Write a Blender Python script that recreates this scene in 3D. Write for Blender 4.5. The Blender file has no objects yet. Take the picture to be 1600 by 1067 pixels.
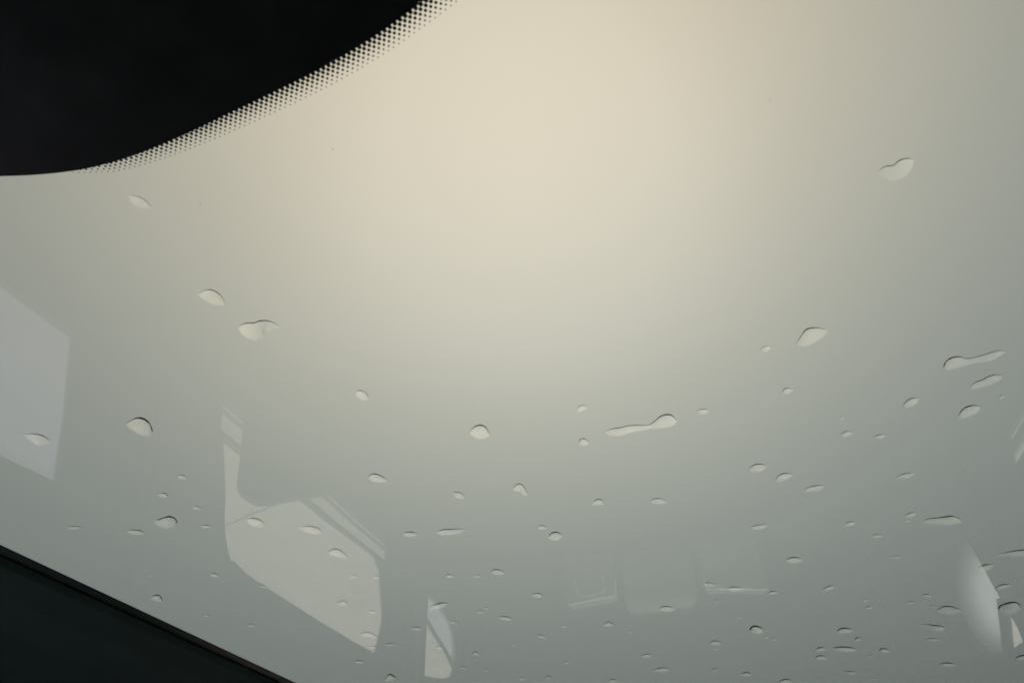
import bpy, bmesh, math, random
from mathutils import Matrix, Vector
from mathutils.geometry import tessellate_polygon

random.seed(7)
sc = bpy.context.scene
col = sc.collection

# ------------------------------------------------------------------ camera
cam_d = bpy.data.cameras.new('camera')
cam = bpy.data.objects.new('camera', cam_d)
col.objects.link(cam)
cam_d.sensor_width = 36.0
cam_d.lens = 26.0                       # phone main camera
cam_d.clip_start = 0.01
cam_d.clip_end = 3000.0
RIGHT = Vector((0.97876, 0.20457, 0.01705))
FWD = Vector((-0.12894, 0.54303, 0.83003)).normalized()
RIGHT = (RIGHT - FWD * RIGHT.dot(FWD)).normalized()
UP = RIGHT.cross(FWD)
CAM = Vector((0.0, 0.0, 1.2))
cam.matrix_world = Matrix((
    (RIGHT.x, UP.x, -FWD.x, CAM.x), (RIGHT.y, UP.y, -FWD.y, CAM.y),
    (RIGHT.z, UP.z, -FWD.z, CAM.z), (0, 0, 0, 1)))
cam_d.dof.use_dof = True               # a phone's small aperture
cam_d.dof.focus_distance = 0.64
cam_d.dof.aperture_fstop = 17.0
sc.camera = cam

# ------------------------------------------------------------------ sky: sun behind thin overcast
SUN = Vector((-0.078, 0.374, 0.924)).normalized()
sun_el = math.asin(SUN.z)
world = bpy.data.worlds.new('World')
sc.world = world
world.use_nodes = True
nt = world.node_tree
nt.nodes.clear()


def wn(t, **k):
    n = nt.nodes.new(t)
    for a, b in k.items():
        setattr(n, a, b)
    return n


geo = wn('ShaderNodeTexCoord')
nrm = wn('ShaderNodeVectorMath', operation='NORMALIZE')
nt.links.new(geo.outputs['Generated'], nrm.inputs[0])
dot = wn('ShaderNodeVectorMath', operation='DOT_PRODUCT')
nt.links.new(nrm.outputs[0], dot.inputs[0])
dot.inputs[1].default_value = SUN
clampn = wn('ShaderNodeClamp')
clampn.inputs['Min'].default_value = -1
nt.links.new(dot.outputs['Value'], clampn.inputs['Value'])
ac = wn('ShaderNodeMath', operation='ARCCOSINE')
nt.links.new(clampn.outputs[0], ac.inputs[0])
dv = wn('ShaderNodeMath', operation='DIVIDE')
nt.links.new(ac.outputs[0], dv.inputs[0])
dv.inputs[1].default_value = math.radians(90)
# a slow unevenness in the cloud
noi = wn('ShaderNodeTexNoise')
noi.inputs['Scale'].default_value = 2.2
noi.inputs['Detail'].default_value = 3.0
nt.links.new(nrm.outputs[0], noi.inputs['Vector'])
nm = wn('ShaderNodeMath', operation='MULTIPLY_ADD')
nt.links.new(noi.outputs['Fac'], nm.inputs[0])
nm.inputs[1].default_value = 0.030
nm.inputs[2].default_value = -0.015
ad = wn('ShaderNodeMath', operation='ADD')
nt.links.new(dv.outputs[0], ad.inputs[0])
nt.links.new(nm.outputs[0], ad.inputs[1])
ramp = wn('ShaderNodeValToRGB')
ramp.color_ramp.interpolation = 'B_SPLINE'
stops = [
    (0, 2.58, 2.66, 2.74), (6, 2.50, 2.58, 2.66), (11, 2.40, 2.48, 2.54), (15, 2.22, 2.28, 2.31),
    (19, 2.01, 2.06, 2.07), (23, 1.84, 1.89, 1.89), (28, 1.64, 1.69, 1.69), (34, 1.43, 1.47, 1.48),
    (42, 1.27, 1.31, 1.32), (55, 1.23, 1.28, 1.29), (90, 1.19, 1.24, 1.26)]
cr = ramp.color_ramp
while len(cr.elements) < len(stops):
    cr.elements.new(0.5)
for e, (d, r, g, b) in zip(cr.elements, stops):
    e.position = d / 90.0
    e.color = (r / 3.2, g / 3.2, b / 3.2, 1)
nt.links.new(ad.outputs[0], ramp.inputs['Fac'])
# the deck is warmer overhead, where it is thinnest
dz = wn('ShaderNodeVectorMath', operation='DOT_PRODUCT')
nt.links.new(nrm.outputs[0], dz.inputs[0])
dz.inputs[1].default_value = (-0.065, 0.045, 0.997)
cz = wn('ShaderNodeClamp')
cz.inputs['Min'].default_value = -1
nt.links.new(dz.outputs['Value'], cz.inputs['Value'])
az = wn('ShaderNodeMath', operation='ARCCOSINE')
nt.links.new(cz.outputs[0], az.inputs[0])
mr = wn('ShaderNodeMapRange', interpolation_type='SMOOTHSTEP')
mr.inputs['From Min'].default_value = math.radians(60)
mr.inputs['From Max'].default_value = math.radians(10)
nt.links.new(az.outputs[0], mr.inputs['Value'])
mx = wn('ShaderNodeMix', data_type='RGBA', blend_type='MULTIPLY')
nt.links.new(mr.outputs[0], mx.inputs['Factor'])
nt.links.new(ramp.outputs['Color'], mx.inputs['A'])
mx.inputs['B'].default_value = (1.23, 1.0, 0.825, 1)
bg = wn('ShaderNodeBackground')
bg.inputs['Strength'].default_value = 3.2
nt.links.new(mx.outputs['Result'], bg.inputs['Color'])
# a trace of the clear sky above the cloud
sky = wn('ShaderNodeTexSky', sky_type='NISHITA', sun_disc=False)
sky.sun_elevation = sun_el
sky.sun_rotation = math.atan2(SUN.x, SUN.y)
bg2 = wn('ShaderNodeBackground')
bg2.inputs['Strength'].default_value = 0.004
nt.links.new(sky.outputs[0], bg2.inputs['Color'])
addsh = wn('ShaderNodeAddShader')
nt.links.new(bg.outputs[0], addsh.inputs[0])
nt.links.new(bg2.outputs[0], addsh.inputs[1])
wo = wn('ShaderNodeOutputWorld')
nt.links.new(addsh.outputs[0], wo.inputs['Surface'])

sl = bpy.data.lights.new('sun', 'SUN')
sl.energy = 0.7
sl.angle = math.radians(120)
sl.color = (1.0, 0.95, 0.86)
so = bpy.data.objects.new('sun', sl)
col.objects.link(so)
so.location = SUN * 50
so.rotation_euler = SUN.to_track_quat('Z', 'Y').to_euler()

sc.view_settings.view_transform = 'Standard'
sc.view_settings.look = 'None'
sc.view_settings.exposure = 0.0
sc.view_settings.gamma = 1.0
sc.view_settings.use_curve_mapping = False
sc.cycles.use_denoising = True
sc.cycles.max_bounces = 16
sc.cycles.transmission_bounces = 16
sc.cycles.transparent_max_bounces = 32
sc.cycles.glossy_bounces = 6
sc.cycles.sample_clamp_indirect = 10.0


# ------------------------------------------------------------------ materials
def mat(name):
    m = bpy.data.materials.new(name)
    m.use_nodes = True
    m.node_tree.nodes.clear()
    return m, m.node_tree, m.node_tree.nodes.new('ShaderNodeOutputMaterial')


def surf(name, rgb, rough=0.6, spec=0.4, scale=30.0, var=0.25, bump=0.2, dist=0.001):
    m, t, o = mat(name)
    b = t.nodes.new('ShaderNodeBsdfPrincipled')
    b.inputs['Roughness'].default_value = rough
    b.inputs['Specular IOR Level'].default_value = spec
    tc = t.nodes.new('ShaderNodeTexCoord')
    n = t.nodes.new('ShaderNodeTexNoise')
    n.inputs['Scale'].default_value = scale
    n.inputs['Detail'].default_value = 6
    t.links.new(tc.outputs['Object'], n.inputs['Vector'])
    r = t.nodes.new('ShaderNodeValToRGB')
    r.color_ramp.elements[0].position = 0.3
    r.color_ramp.elements[1].position = 0.7
    r.color_ramp.elements[0].color = tuple(c * (1 - var) for c in rgb) + (1,)
    r.color_ramp.elements[1].color = tuple(min(1, c * (1 + var)) for c in rgb) + (1,)
    t.links.new(n.outputs['Fac'], r.inputs['Fac'])
    t.links.new(r.outputs['Color'], b.inputs['Base Color'])
    if bump:
        n2 = t.nodes.new('ShaderNodeTexNoise')
        n2.inputs['Scale'].default_value = scale * 12
        t.links.new(tc.outputs['Object'], n2.inputs['Vector'])
        bp = t.nodes.new('ShaderNodeBump')
        bp.inputs['Strength'].default_value = bump
        bp.inputs['Distance'].default_value = dist
        t.links.new(n2.outputs['Fac'], bp.inputs['Height'])
        t.links.new(bp.outputs['Normal'], b.inputs['Normal'])
    t.links.new(b.outputs[0], o.inputs['Surface'])
    return m


def glass(name, tint, ior=1.52, fade=None, wavy=0):
    """Sheet glass, one face of it: Fresnel mirror over a clear body that absorbs
    along the refracted path (half of the sheet's thickness per face)."""
    m, t, o = mat(name)
    N = t.nodes

    def M(op, a, b=None, c=None):
        n = N.new('ShaderNodeMath')
        n.operation = op
        for i, v in enumerate((a, b, c)):
            if v is None:
                continue
            if isinstance(v, (int, float)):
                n.inputs[i].default_value = v
            else:
                t.links.new(v, n.inputs[i])
        return n.outputs[0]

    g = N.new('ShaderNodeNewGeometry')
    d = N.new('ShaderNodeVectorMath')
    d.operation = 'DOT_PRODUCT'
    t.links.new(g.outputs['Incoming'], d.inputs[0])
    t.links.new(g.outputs['Normal'], d.inputs[1])
    c = M('MAXIMUM', M('ABSOLUTE', d.outputs['Value']), 0.02)
    s2 = M('SUBTRACT', 1.0, M('MULTIPLY', c, c))
    ct = M('SQRT', M('SUBTRACT', 1.0, M('DIVIDE', s2, ior * ior)))
    nct = M('MULTIPLY', ct, ior)
    nc = M('MULTIPLY', c, ior)
    rs = M('DIVIDE', M('SUBTRACT', c, nct), M('ADD', c, nct))
    rp = M('DIVIDE', M('SUBTRACT', nc, ct), M('ADD', nc, ct))
    R = M('MULTIPLY', M('ADD', M('MULTIPLY', rs, rs), M('MULTIPLY', rp, rp)), 0.5)
    path = M('DIVIDE', 0.5, ct)
    comb = N.new('ShaderNodeCombineColor')
    for i in range(3):
        t.links.new(M('POWER', tint[i], path), comb.inputs[i])
    tr = N.new('ShaderNodeBsdfTransparent')
    t.links.new(comb.outputs[0], tr.inputs['Color'])
    gl = N.new('ShaderNodeBsdfGlossy')
    gl.inputs['Roughness'].default_value = 0.0
    if wavy:                                # bent sheet glass is never quite true
        wt = N.new('ShaderNodeTexCoord')
        wz = N.new('ShaderNodeTexNoise')
        wz.inputs['Scale'].default_value = 7.0
        wz.inputs['Detail'].default_value = 1.0
        t.links.new(wt.outputs['Object'], wz.inputs['Vector'])
        wb = N.new('ShaderNodeBump')
        wb.inputs['Distance'].default_value = wavy
        t.links.new(wz.outputs['Fac'], wb.inputs['Height'])
        t.links.new(wb.outputs['Normal'], gl.inputs['Normal'])
    mx = N.new('ShaderNodeMixShader')
    t.links.new(R, mx.inputs[0])
    t.links.new(tr.outputs[0], mx.inputs[1])
    t.links.new(gl.outputs[0], mx.inputs[2])
    outp = mx.outputs[0]
    if fade:                                # pane turns gradually black away from the centre of an ellipse
        y0, z0, ra, rb, a, b = fade
        tc = N.new('ShaderNodeTexCoord')
        sp = N.new('ShaderNodeSeparateXYZ')
        t.links.new(tc.outputs['Object'], sp.inputs[0])
        ey = M('DIVIDE', M('SUBTRACT', sp.outputs['Y'], y0), ra)
        ez = M('DIVIDE', M('SUBTRACT', sp.outputs['Z'], z0), rb)
        mr = N.new('ShaderNodeMapRange')
        mr.interpolation_type = 'SMOOTHSTEP'
        mr.inputs['From Min'].default_value = a
        mr.inputs['From Max'].default_value = b
        t.links.new(M('SQRT', M('ADD', M('MULTIPLY', ey, ey), M('MULTIPLY', ez, ez))), mr.inputs['Value'])
        bk = N.new('ShaderNodeBsdfPrincipled')
        bk.inputs['Base Color'].default_value = (0.01, 0.01, 0.011, 1)
        bk.inputs['Roughness'].default_value = 0.5
        m2 = N.new('ShaderNodeMixShader')
        t.links.new(mr.outputs[0], m2.inputs[0])
        t.links.new(outp, m2.inputs[1])
        t.links.new(bk.outputs[0], m2.inputs[2])
        outp = m2.outputs[0]
    t.links.new(outp, o.inputs['Surface'])
    return m


M_SCREEN = glass('tinted_windscreen_glass', (0.275, 0.297, 0.278), wavy=0.0002)
M_PANE = glass('door_glass', (0.98, 0.965, 0.93), ior=1.20)
M_PANE_COOL = glass('front_door_glass', (0.76, 0.77, 0.99), ior=1.30)
M_SMOKED = glass('smoked_strip', (0.80, 0.82, 0.82), ior=1.20)
M_WATER, t_, o_ = mat('rain_water')
g_ = t_.nodes.new('ShaderNodeBsdfGlass')
g_.inputs['IOR'].default_value = 1.333
g_.inputs['Roughness'].default_value = 0.0
t_.links.new(g_.outputs[0], o_.inputs['Surface'])
M_WET, t_, o_ = mat('rain_water_on_glass')
g_ = t_.nodes.new('ShaderNodeBsdfRefraction')
g_.inputs['IOR'].default_value = 1.333
g_.inputs['Roughness'].default_value = 0.0
t_.links.new(g_.outputs[0], o_.inputs['Surface'])
M_FRIT = surf('black_ceramic_print', (0.045, 0.058, 0.056), rough=0.45, spec=0.3, bump=0)
M_TRIM = surf('charcoal_trim', (0.056, 0.102, 0.100), rough=0.75, scale=25, var=0.07, bump=0.15)
M_SEAL = surf('black_rubber', (0.012, 0.012, 0.012), rough=0.6)
M_LINER = surf('dark_headliner', (0.03, 0.03, 0.032), rough=0.95, spec=0.1, scale=120)
M_DOOR = surf('dark_door_panel', (0.025, 0.026, 0.027), rough=0.75)
M_BELT = surf('grey_belt_moulding', (0.30, 0.30, 0.29), rough=0.5)
M_BRIGHT = surf('satin_metal_strip', (0.55, 0.55, 0.54), rough=0.35, spec=0.6)
M_SEAT = surf('charcoal_seat_cloth', (0.03, 0.03, 0.032), rough=0.95, spec=0.1, scale=90, bump=0.4)
M_REST = surf('grey_headrest_cloth', (0.28, 0.28, 0.28), rough=0.95, spec=0.1, scale=6, var=0.05, bump=0)
M_PIPING = surf('pale_piping', (0.80, 0.80, 0.78), rough=0.6)
M_DASH = surf('black_dashboard_plastic', (0.02, 0.02, 0.021), rough=0.8, spec=0.2, scale=50, bump=0.3)
M_PAINT = surf('silver_car_paint', (0.30, 0.31, 0.32), rough=0.3, spec=0.6, bump=0)
M_GROUND = surf('pale_concrete', (0.70, 0.675, 0.63), rough=0.9, spec=0.2, scale=0.8, var=0.09, bump=0.3, dist=0.004)
M_DUST = surf('road_dust', (0.22, 0.21, 0.18), rough=0.9, bump=0)
M_JOINT = surf('bitumen_joint', (0.10, 0.10, 0.095), rough=0.9, bump=0)


# ------------------------------------------------------------------ helpers
def link(name, me, m, parent=None):
    o = bpy.data.objects.new(name, me)
    for q in (m if isinstance(m, (list, tuple)) else [m]):
        me.materials.append(q)
    col.objects.link(o)
    if parent is not None:
        o.parent = parent
    return o


def mesh(name, v, f):
    me = bpy.data.meshes.new(name)
    me.from_pydata([tuple(p) for p in v], [], f)
    bm = bmesh.new()
    bm.from_mesh(me)
    bmesh.ops.recalc_face_normals(bm, faces=bm.faces)
    bm.to_mesh(me)
    bm.free()
    return me


def sheet(name, outer, holes, place, d0, d1):
    """A flat plate with holes: 2D outlines, place(a, b, depth) -> 3D, from depth d0 to d1."""
    loops = [outer] + list(holes)
    tri = tessellate_polygon([[Vector((a, b, 0)) for a, b in l] for l in loops])
    pts = [p for l in loops for p in l]
    n = len(pts)
    v = [place(a, b, d0) for a, b in pts] + [place(a, b, d1) for a, b in pts]
    f = [tuple(x) for x in tri] + [tuple(i + n for i in reversed(x)) for x in tri]
    k = 0
    for l in loops:
        for i in range(len(l)):
            a, b = k + i, k + (i + 1) % len(l)
            f.append((a, b, b + n, a + n))
        k += len(l)
    return mesh(name, v, f)


def spline(pts, n=6, closed=False):
    """Catmull-Rom through 2D points."""
    out = []
    m = len(pts)
    for i in range(m if closed else m - 1):
        p0 = pts[(i - 1) % m] if closed or i > 0 else pts[0]
        p1, p2 = pts[i], pts[(i + 1) % m]
        p3 = pts[(i + 2) % m] if closed or i + 2 < m else pts[-1]
        for k in range(n):
            t = k / n
            out.append(tuple(0.5 * (2 * b + (c - a) * t + (2 * a - 5 * b + 4 * c - d) * t * t + (3 * b - a - 3 * c + d) * t ** 3)
                             for a, b, c, d in zip(p0, p1, p2, p3)))
    if not closed:
        out.append(tuple(pts[-1]))
    return out


def grow(poly, d):
    """Offset a closed outline outwards by d."""
    n = len(poly)
    area = sum(poly[i][0] * poly[(i + 1) % n][1] - poly[(i + 1) % n][0] * poly[i][1] for i in range(n))
    s = 1 if area > 0 else -1
    out = []
    for i in range(n):
        (ax, ay), (bx, by), (cx, cy) = poly[i - 1], poly[i], poly[(i + 1) % n]
        e1 = Vector((bx - ax, by - ay)).normalized()
        e2 = Vector((cx - bx, cy - by)).normalized()
        nn = Vector((e1.y + e2.y, -e1.x - e2.x)) * s
        nn.normalize()
        k = d / max(0.4, nn.dot(Vector((e1.y, -e1.x)) * s))
        out.append((bx + nn.x * k, by + nn.y * k))
    return out


def block(name, lo, hi, m, parent, bevel=0.02, seg=3, smooth=True, bend=None):
    bm = bmesh.new()
    bmesh.ops.create_cube(bm, size=1)
    for v in bm.verts:
        v.co = Vector([lo[i] + (hi[i] - lo[i]) * (v.co[i] + 0.5) for i in range(3)])
    if bevel:
        bmesh.ops.bevel(bm, geom=bm.edges[:], offset=bevel, segments=seg, profile=0.6, affect='EDGES')
    if bend:
        for v in bm.verts:
            v.co = bend(v.co)
    me = bpy.data.meshes.new(name)
    bm.to_mesh(me)
    bm.free()
    if smooth:
        me.shade_smooth()
    return link(name, me, m, parent)


def tube(name, pts, r, m, parent, seg=8):
    v, f = [], []
    P = [Vector(p) for p in pts]
    for i, p in enumerate(P):
        d = (P[min(i + 1, len(P) - 1)] - P[max(i - 1, 0)]).normalized()
        a = d.cross(Vector((0, 0, 1)))
        if a.length < 0.05:
            a = d.cross(Vector((1, 0, 0)))
        a.normalize()
        b = d.cross(a)
        for k in range(seg):
            w = 2 * math.pi * k / seg
            v.append(p + (a * math.cos(w) + b * math.sin(w)) * r)
    for i in range(len(P) - 1):
        for k in range(seg):
            f.append((i * seg + k, i * seg + (k + 1) % seg, (i + 1) * seg + (k + 1) % seg, (i + 1) * seg + k))
    f.append(tuple(range(seg)))
    f.append(tuple((len(P) - 1) * seg + k for k in range(seg)))
    me = mesh(name, v, f)
    me.shade_smooth()
    return link(name, me, m, parent)


def tag(o, label=None, cat=None, group=None, kind=None):
    for k, v in (('label', label), ('category', cat), ('group', group), ('kind', kind)):
        if v:
            o[k] = v
    return o


# ------------------------------------------------------------------ ground outside
S = 1500
g = link('ground', mesh('ground', [(-S, -S, 0), (S, -S, 0), (S, S, 0), (-S, S, 0)], [(0, 1, 2, 3)]), M_GROUND)
tag(g, kind='structure')
ja, jb = Vector((-2.788, 4.354, 0)), Vector((-2.073, 4.010, 0))
jd = (jb - ja).normalized()
jn = Vector((-jd.y, jd.x, 0)) * 0.006
p0, p1 = ja - jd * 14, jb + jd * 1.0
j = link('paving_joint', mesh('paving_joint', [p + Vector((0, 0, .004)) for p in (p0 - jn, p1 - jn, p1 + jn, p0 + jn)], [(0, 1, 2, 3)]), M_JOINT)
tag(j, kind='structure')

# ------------------------------------------------------------------ the car
car = bpy.data.objects.new('car', None)
col.objects.link(car)
tag(car, 'parked car seen from inside, its dark cabin framing the rain-spotted tinted windscreen', 'car')

# --- windscreen: u across, v up the slope, n outwards
TILT = math.radians(12)
GU = Vector((1, 0, 0))
GV = Vector((0, math.cos(TILT), math.sin(TILT)))
GN = Vector((0, -math.sin(TILT), math.cos(TILT)))
GO = CAM + GN * 0.30
THICK = 0.005


def G(u, v, n=0.0):
    return GO + GU * u + GV * v + GN * n


def lin(v):                                  # left edge of the clear glass
    return -0.490 + (v - 0.431) * (0.102 / 0.334)


CX = 0.05
outl = [(-0.74, -0.22), (-0.3, -0.25), (0.4, -0.25), (0.84, -0.22), (0.66, 0.5), (0.50, 1.12), (0.30, 1.16), (-0.20, 1.16), (-0.40, 1.12), (-0.56, 0.5)]
scr = link('windscreen', sheet('windscreen', outl, [], G, 0.0, THICK), M_SCREEN, car)
tag(scr, 'tinted sloping windscreen spotted with raindrops and mirroring the side windows')
edge = [(-0.2637, 0.1402), (-0.2446, 0.1435), (-0.2261, 0.1452), (-0.2128, 0.1450), (-0.2013, 0.1442), (-0.184, 0.1417), (-0.1629, 0.1376), (-0.1456, 0.1338), (-0.1275, 0.1300), (-0.1096, 0.1257), (-0.0919, 0.1208), (-0.0765, 0.1163), (-0.0624, 0.1112), (-0.0515, 0.1062)]
bottom = [(lin(0.12) + .03, 0.085), (-0.48, 0.098), (-0.40, 0.112), (-0.33, 0.127)] + edge + [(-0.03, 0.093), (0.0, 0.075), (0.06, 0.05), (0.2, 0.03), (0.45, 0.03), (0.64, 0.06)]
clear = spline(bottom, 4)
rightu = lambda v: 2 * CX - lin(v) + 0.02
clear += [(rightu(0.12), 0.12), (rightu(0.9), 0.9), (rightu(1.04), 1.03), (0.3, 1.08), (-0.2, 1.08), (lin(1.04), 1.03), (lin(0.9), 0.9), (lin(0.12), 0.12)]
tag(link('black_border', sheet('black_border', grow(outl, -0.004), [clear], G, -0.0006, -0.0003), M_FRIT, scr),
    'opaque black printed border with a rounded bulge at the upper left')
# halftone dots: rows that follow the edge of the bulge, shrinking outwards
rim = spline([(-0.2300, 0.1458), (-0.2239, 0.1471), (-0.217, 0.1484), (-0.2095, 0.1494), (-0.1911, 0.1486), (-0.1672, 0.1455), (-0.1433, 0.1411), (-0.12, 0.1363), (-0.0976, 0.1310), (-0.0749, 0.1242), (-0.0562, 0.1172), (-0.0377, 0.1094), (-0.020, 0.1005), (0.0, 0.0865), (0.03, 0.0705), (0.06, 0.0585), (0.12, 0.0455), (0.2, 0.0375), (0.3, 0.0365), (0.45, 0.0375), (0.6, 0.058)], 40)
arc = [0.0]
for a, b in zip(rim, rim[1:]):
    arc.append(arc[-1] + math.dist(a, b))


def on_rim(s):
    s = min(max(s, 0), arc[-1] - 1e-6)
    k = max(i for i in range(len(arc)) if arc[i] <= s)
    k = min(k, len(rim) - 2)
    t = (s - arc[k]) / max(1e-9, arc[k + 1] - arc[k])
    a, b = rim[k], rim[k + 1]
    d = Vector((b[0] - a[0], b[1] - a[1])).normalized()
    return a[0] + (b[0] - a[0]) * t, a[1] + (b[1] - a[1]) * t, d


PITCH, ROW = 0.00268, 0.00146
v, f = [], []
radii = (0.00030, 0.00044, 0.00058, 0.00072, 0.00086, 0.00100, 0.00112)
for row, rad in enumerate(radii):
    n = int(arc[-1] / PITCH)
    for i in range(n):
        x, y, d = on_rim((i + 0.5 * (row % 2)) * PITCH)
        x += d.y * ROW * row * 1.0
        y -= d.x * ROW * row * 1.0
        b = len(v)
        for k in range(10):
            w = 2 * math.pi * k / 10
            v.append(G(x + rad * math.cos(w), y + rad * math.sin(w), -0.0004))
        f.append(tuple(range(b, b + 10)))
tag(link('halftone_dots', mesh('halftone_dots', v, f), M_FRIT, scr), 'rows of tiny black dots fading out along the black bulge', kind='stuff')

# --- pillar trims, header, cowl
for side, nm in ((-1, 'pillar_trim'), (1, 'pillar_trim')):
    v, f = [], []
    for q in range(13):
        vv = -0.22 + 1.36 * q / 12
        e = lin(vv) - 0.014 if side < 0 else 2 * CX - lin(vv) + 0.05
        ring = [(e, -0.0015), (e + side * 0.004, -0.007), (e + side * 0.03, -0.016), (e + side * 0.08, -0.022),
                (e + side * 0.15, -0.05), (e + side * 0.17, -0.10), (e + side * 0.21, -0.10), (e + side * 0.21, -0.0015)]
        v += [G(a, vv, n) for a, n in ring]
    m = 8
    for q in range(12):
        for k in range(m):
            f.append((q * m + k, q * m + (k + 1) % m, (q + 1) * m + (k + 1) % m, (q + 1) * m + k))
    f += [tuple(range(m)), tuple(12 * m + k for k in range(m))]
    pt = link(nm, mesh(nm, v, f), M_TRIM, car)
XL, XR = -0.70, 0.85


def roofz(y):
    return G(0, 1.10).z + 0.03 - 0.012 * (y - 1.0) ** 2


RZ = roofz(1.0)


def roof_place(a, b, d):                     # a = x, b = y
    return (a, b, roofz(b) - 0.05 * ((a - CX) / 0.8) ** 4 + d)


added_roof_hole = [(-0.48, 1.22), (-0.48, 1.7), (-0.48, 2.2), (-0.48, 2.62), (CX, 2.64), (0.60, 2.62), (0.60, 2.2), (0.60, 1.7), (0.60, 1.22), (CX, 1.20)]  # unseen roof opening, added to bring daylight onto headrests and trims
roof_out = [(XL - .10, 1.03), (XL - .10, 1.6), (XL - .10, 2.2), (XL - .10, 3.03), (CX, 3.03), (XR + .10, 3.03), (XR + .10, 2.2), (XR + .10, 1.6), (XR + .10, 1.03), (CX, 1.03)]
rf = link('roof', sheet('roof', roof_out, [added_roof_hole], roof_place, -0.02, 0.02), M_LINER, car)
link('added_roof_glass', sheet('added_roof_glass', grow(added_roof_hole, 0.01), [], roof_place, 0.022, 0.027), M_PANE, rf)
block('roof_header', (XL + .12, 1.00, 1.66), (XR - .12, 1.12, 1.705), M_LINER, car, 0.012)
for a, b in ((XL - .06, XL), (XR, XR + .06)):
    block('roof_rail', (a, 0.30, 1.585), (b, 3.0, 1.70), M_LINER, car, 0.012)

# --- side walls with window openings (a = y along the car, b = z)
W1 = [(-0.10, 1.215), (0.588, 1.209), (0.611, 1.30), (0.629, 1.404), (0.53, 1.406), (0.30, 1.40), (0.05, 1.33)]
W2L = [(0.955, 1.19), (1.248, 1.188), (1.753, 1.184)] + spline([(1.795, 1.207), (1.812, 1.26), (1.825, 1.334), (1.802, 1.38), (1.775, 1.429)], 3) + \
      spline([(1.60, 1.421), (1.418, 1.413), (1.28, 1.407), (1.157, 1.401), (1.09, 1.395), (1.046, 1.385)], 3) + \
      spline([(1.040, 1.391), (1.022, 1.374), (1.008, 1.352), (0.999, 1.325), (0.985, 1.27)], 3)
W3L = [(2.212, 1.172), (2.40, 1.172), (2.66, 1.195), (2.70, 1.24), (2.66, 1.30), (2.528, 1.362), (2.509, 1.380), (2.42, 1.400), (2.328, 1.411), (2.25, 1.418), (2.170, 1.422), (2.19, 1.30)]
W1R = [(-0.10, 1.215), (0.55, 1.209), (0.60, 1.42), (0.30, 1.41), (0.05, 1.33)]
W2R = [(0.93, 1.215), (1.40, 1.235), (1.42, 1.40), (1.30, 1.43), (1.05, 1.42), (0.96, 1.35)]
W3R = [(2.022, 1.255), (2.15, 1.245), (2.40, 1.25), (2.46, 1.34), (2.42, 1.44), (2.30, 1.50), (2.16, 1.520), (2.033, 1.530), (1.948, 1.525), (1.939, 1.505), (1.974, 1.403)]


def side(x, out):
    s = 0.03 * out
    return (lambda a, b, d: (x + s * 0 + out * d, a, b))


def wall(name, x, out, y0, y1, zt, hole, pane_mat, edgec=None, more=()):
    P = side(x, out)
    o = edgec or [(y0, 0.30), (y1, 0.30), (y1, zt(y1)), ((y0 + y1) / 2, zt((y0 + y1) / 2)), (y0, zt(y0))]
    more = list(more)
    w = link(name, sheet(name, o, [hole] + [h for h, _ in more], P, 0.0, 0.009), M_DOOR, car)
    for h, m_ in more:
        link('light_slot_pane', sheet('light_slot_pane', grow(h, 0.003), [], P, 0.004, 0.006), m_, w)  # glazed slots added so daylight shows as bright bands along the belt
    link('window_seal', sheet('window_seal', grow(hole, 0.004), [hole], P, -0.003, -0.0005), M_SEAL, w)
    for pg, pm in (pane_mat if isinstance(pane_mat, list) else [(grow(hole, 0.004), pane_mat)]):
        link('window_pane', sheet('window_pane', pg, [], P, 0.0095, 0.0103), pm, w)
    link('outer_skin', sheet('outer_skin', o, [grow(hole, 0.002)] + [h for h, _ in more], P, 0.0105, 0.014), M_PAINT, w)
    return w


zt = lambda y: 1.60
DIV_L = spline([(2.190, 1.256), (2.29, 1.280), (2.371, 1.299), (2.455, 1.325), (2.53, 1.357), (2.60, 1.392)], 4)
PANE_LO = [(2.190, 1.160), (2.75, 1.160), (2.75, 1.392)] + DIV_L[::-1]
PANE_UP = [(p[0], p[1] + 0.001) for p in DIV_L] + [(2.60, 1.43), (2.155, 1.43), (2.165, 1.256)]
PANE_R1 = [(1.972, 1.405), (2.000, 1.455), (2.035, 1.50), (2.066, 1.535), (2.48, 1.535), (2.48, 1.235), (2.01, 1.235)]
PANE_R2 = [(1.971, 1.406), (1.999, 1.456), (2.034, 1.501), (2.065, 1.536), (1.93, 1.536), (1.93, 1.42)]
zw = lambda y: G(0, (y + 0.06) / math.cos(TILT)).z - 0.05
fd_edge = [(-0.35, 0.30), (0.78, 0.30), (0.80, 1.60), (0.40, 1.555), (-0.35, 1.38)]
fl = wall('front_door', XL, -1, -0.35, 0.79, zw, W1, M_PANE_COOL, edgec=fd_edge)
BELT = [([(0.946, 1.114), (1.845, 1.116), (1.845, 1.177), (0.950, 1.178)], M_SMOKED)]
rl = wall('rear_door', XL, -1, 0.805, 1.99, zt, W2L, M_PANE, more=BELT)
M_FADE_L = glass('quarter_glass_left', (0.86, 0.92, 1.0), ior=1.15, fade=(2.25, 1.28, 0.38, 0.13, 0.70, 1.02))
M_FADE_R = glass('quarter_glass_right', (0.93, 0.97, 1.0), ior=1.03, fade=(1.98, 1.40, 0.37, 0.20, 0.25, 1.08))
ql = wall('rear_quarter_panel', XL, -1, 2.0, 3.0, zt, W3L, [(PANE_LO, M_FADE_L), (PANE_UP, M_PANE)])
fr = wall('front_door', XR, 1, -0.35, 0.79, zw, W1R, M_PANE, edgec=fd_edge)
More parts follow.
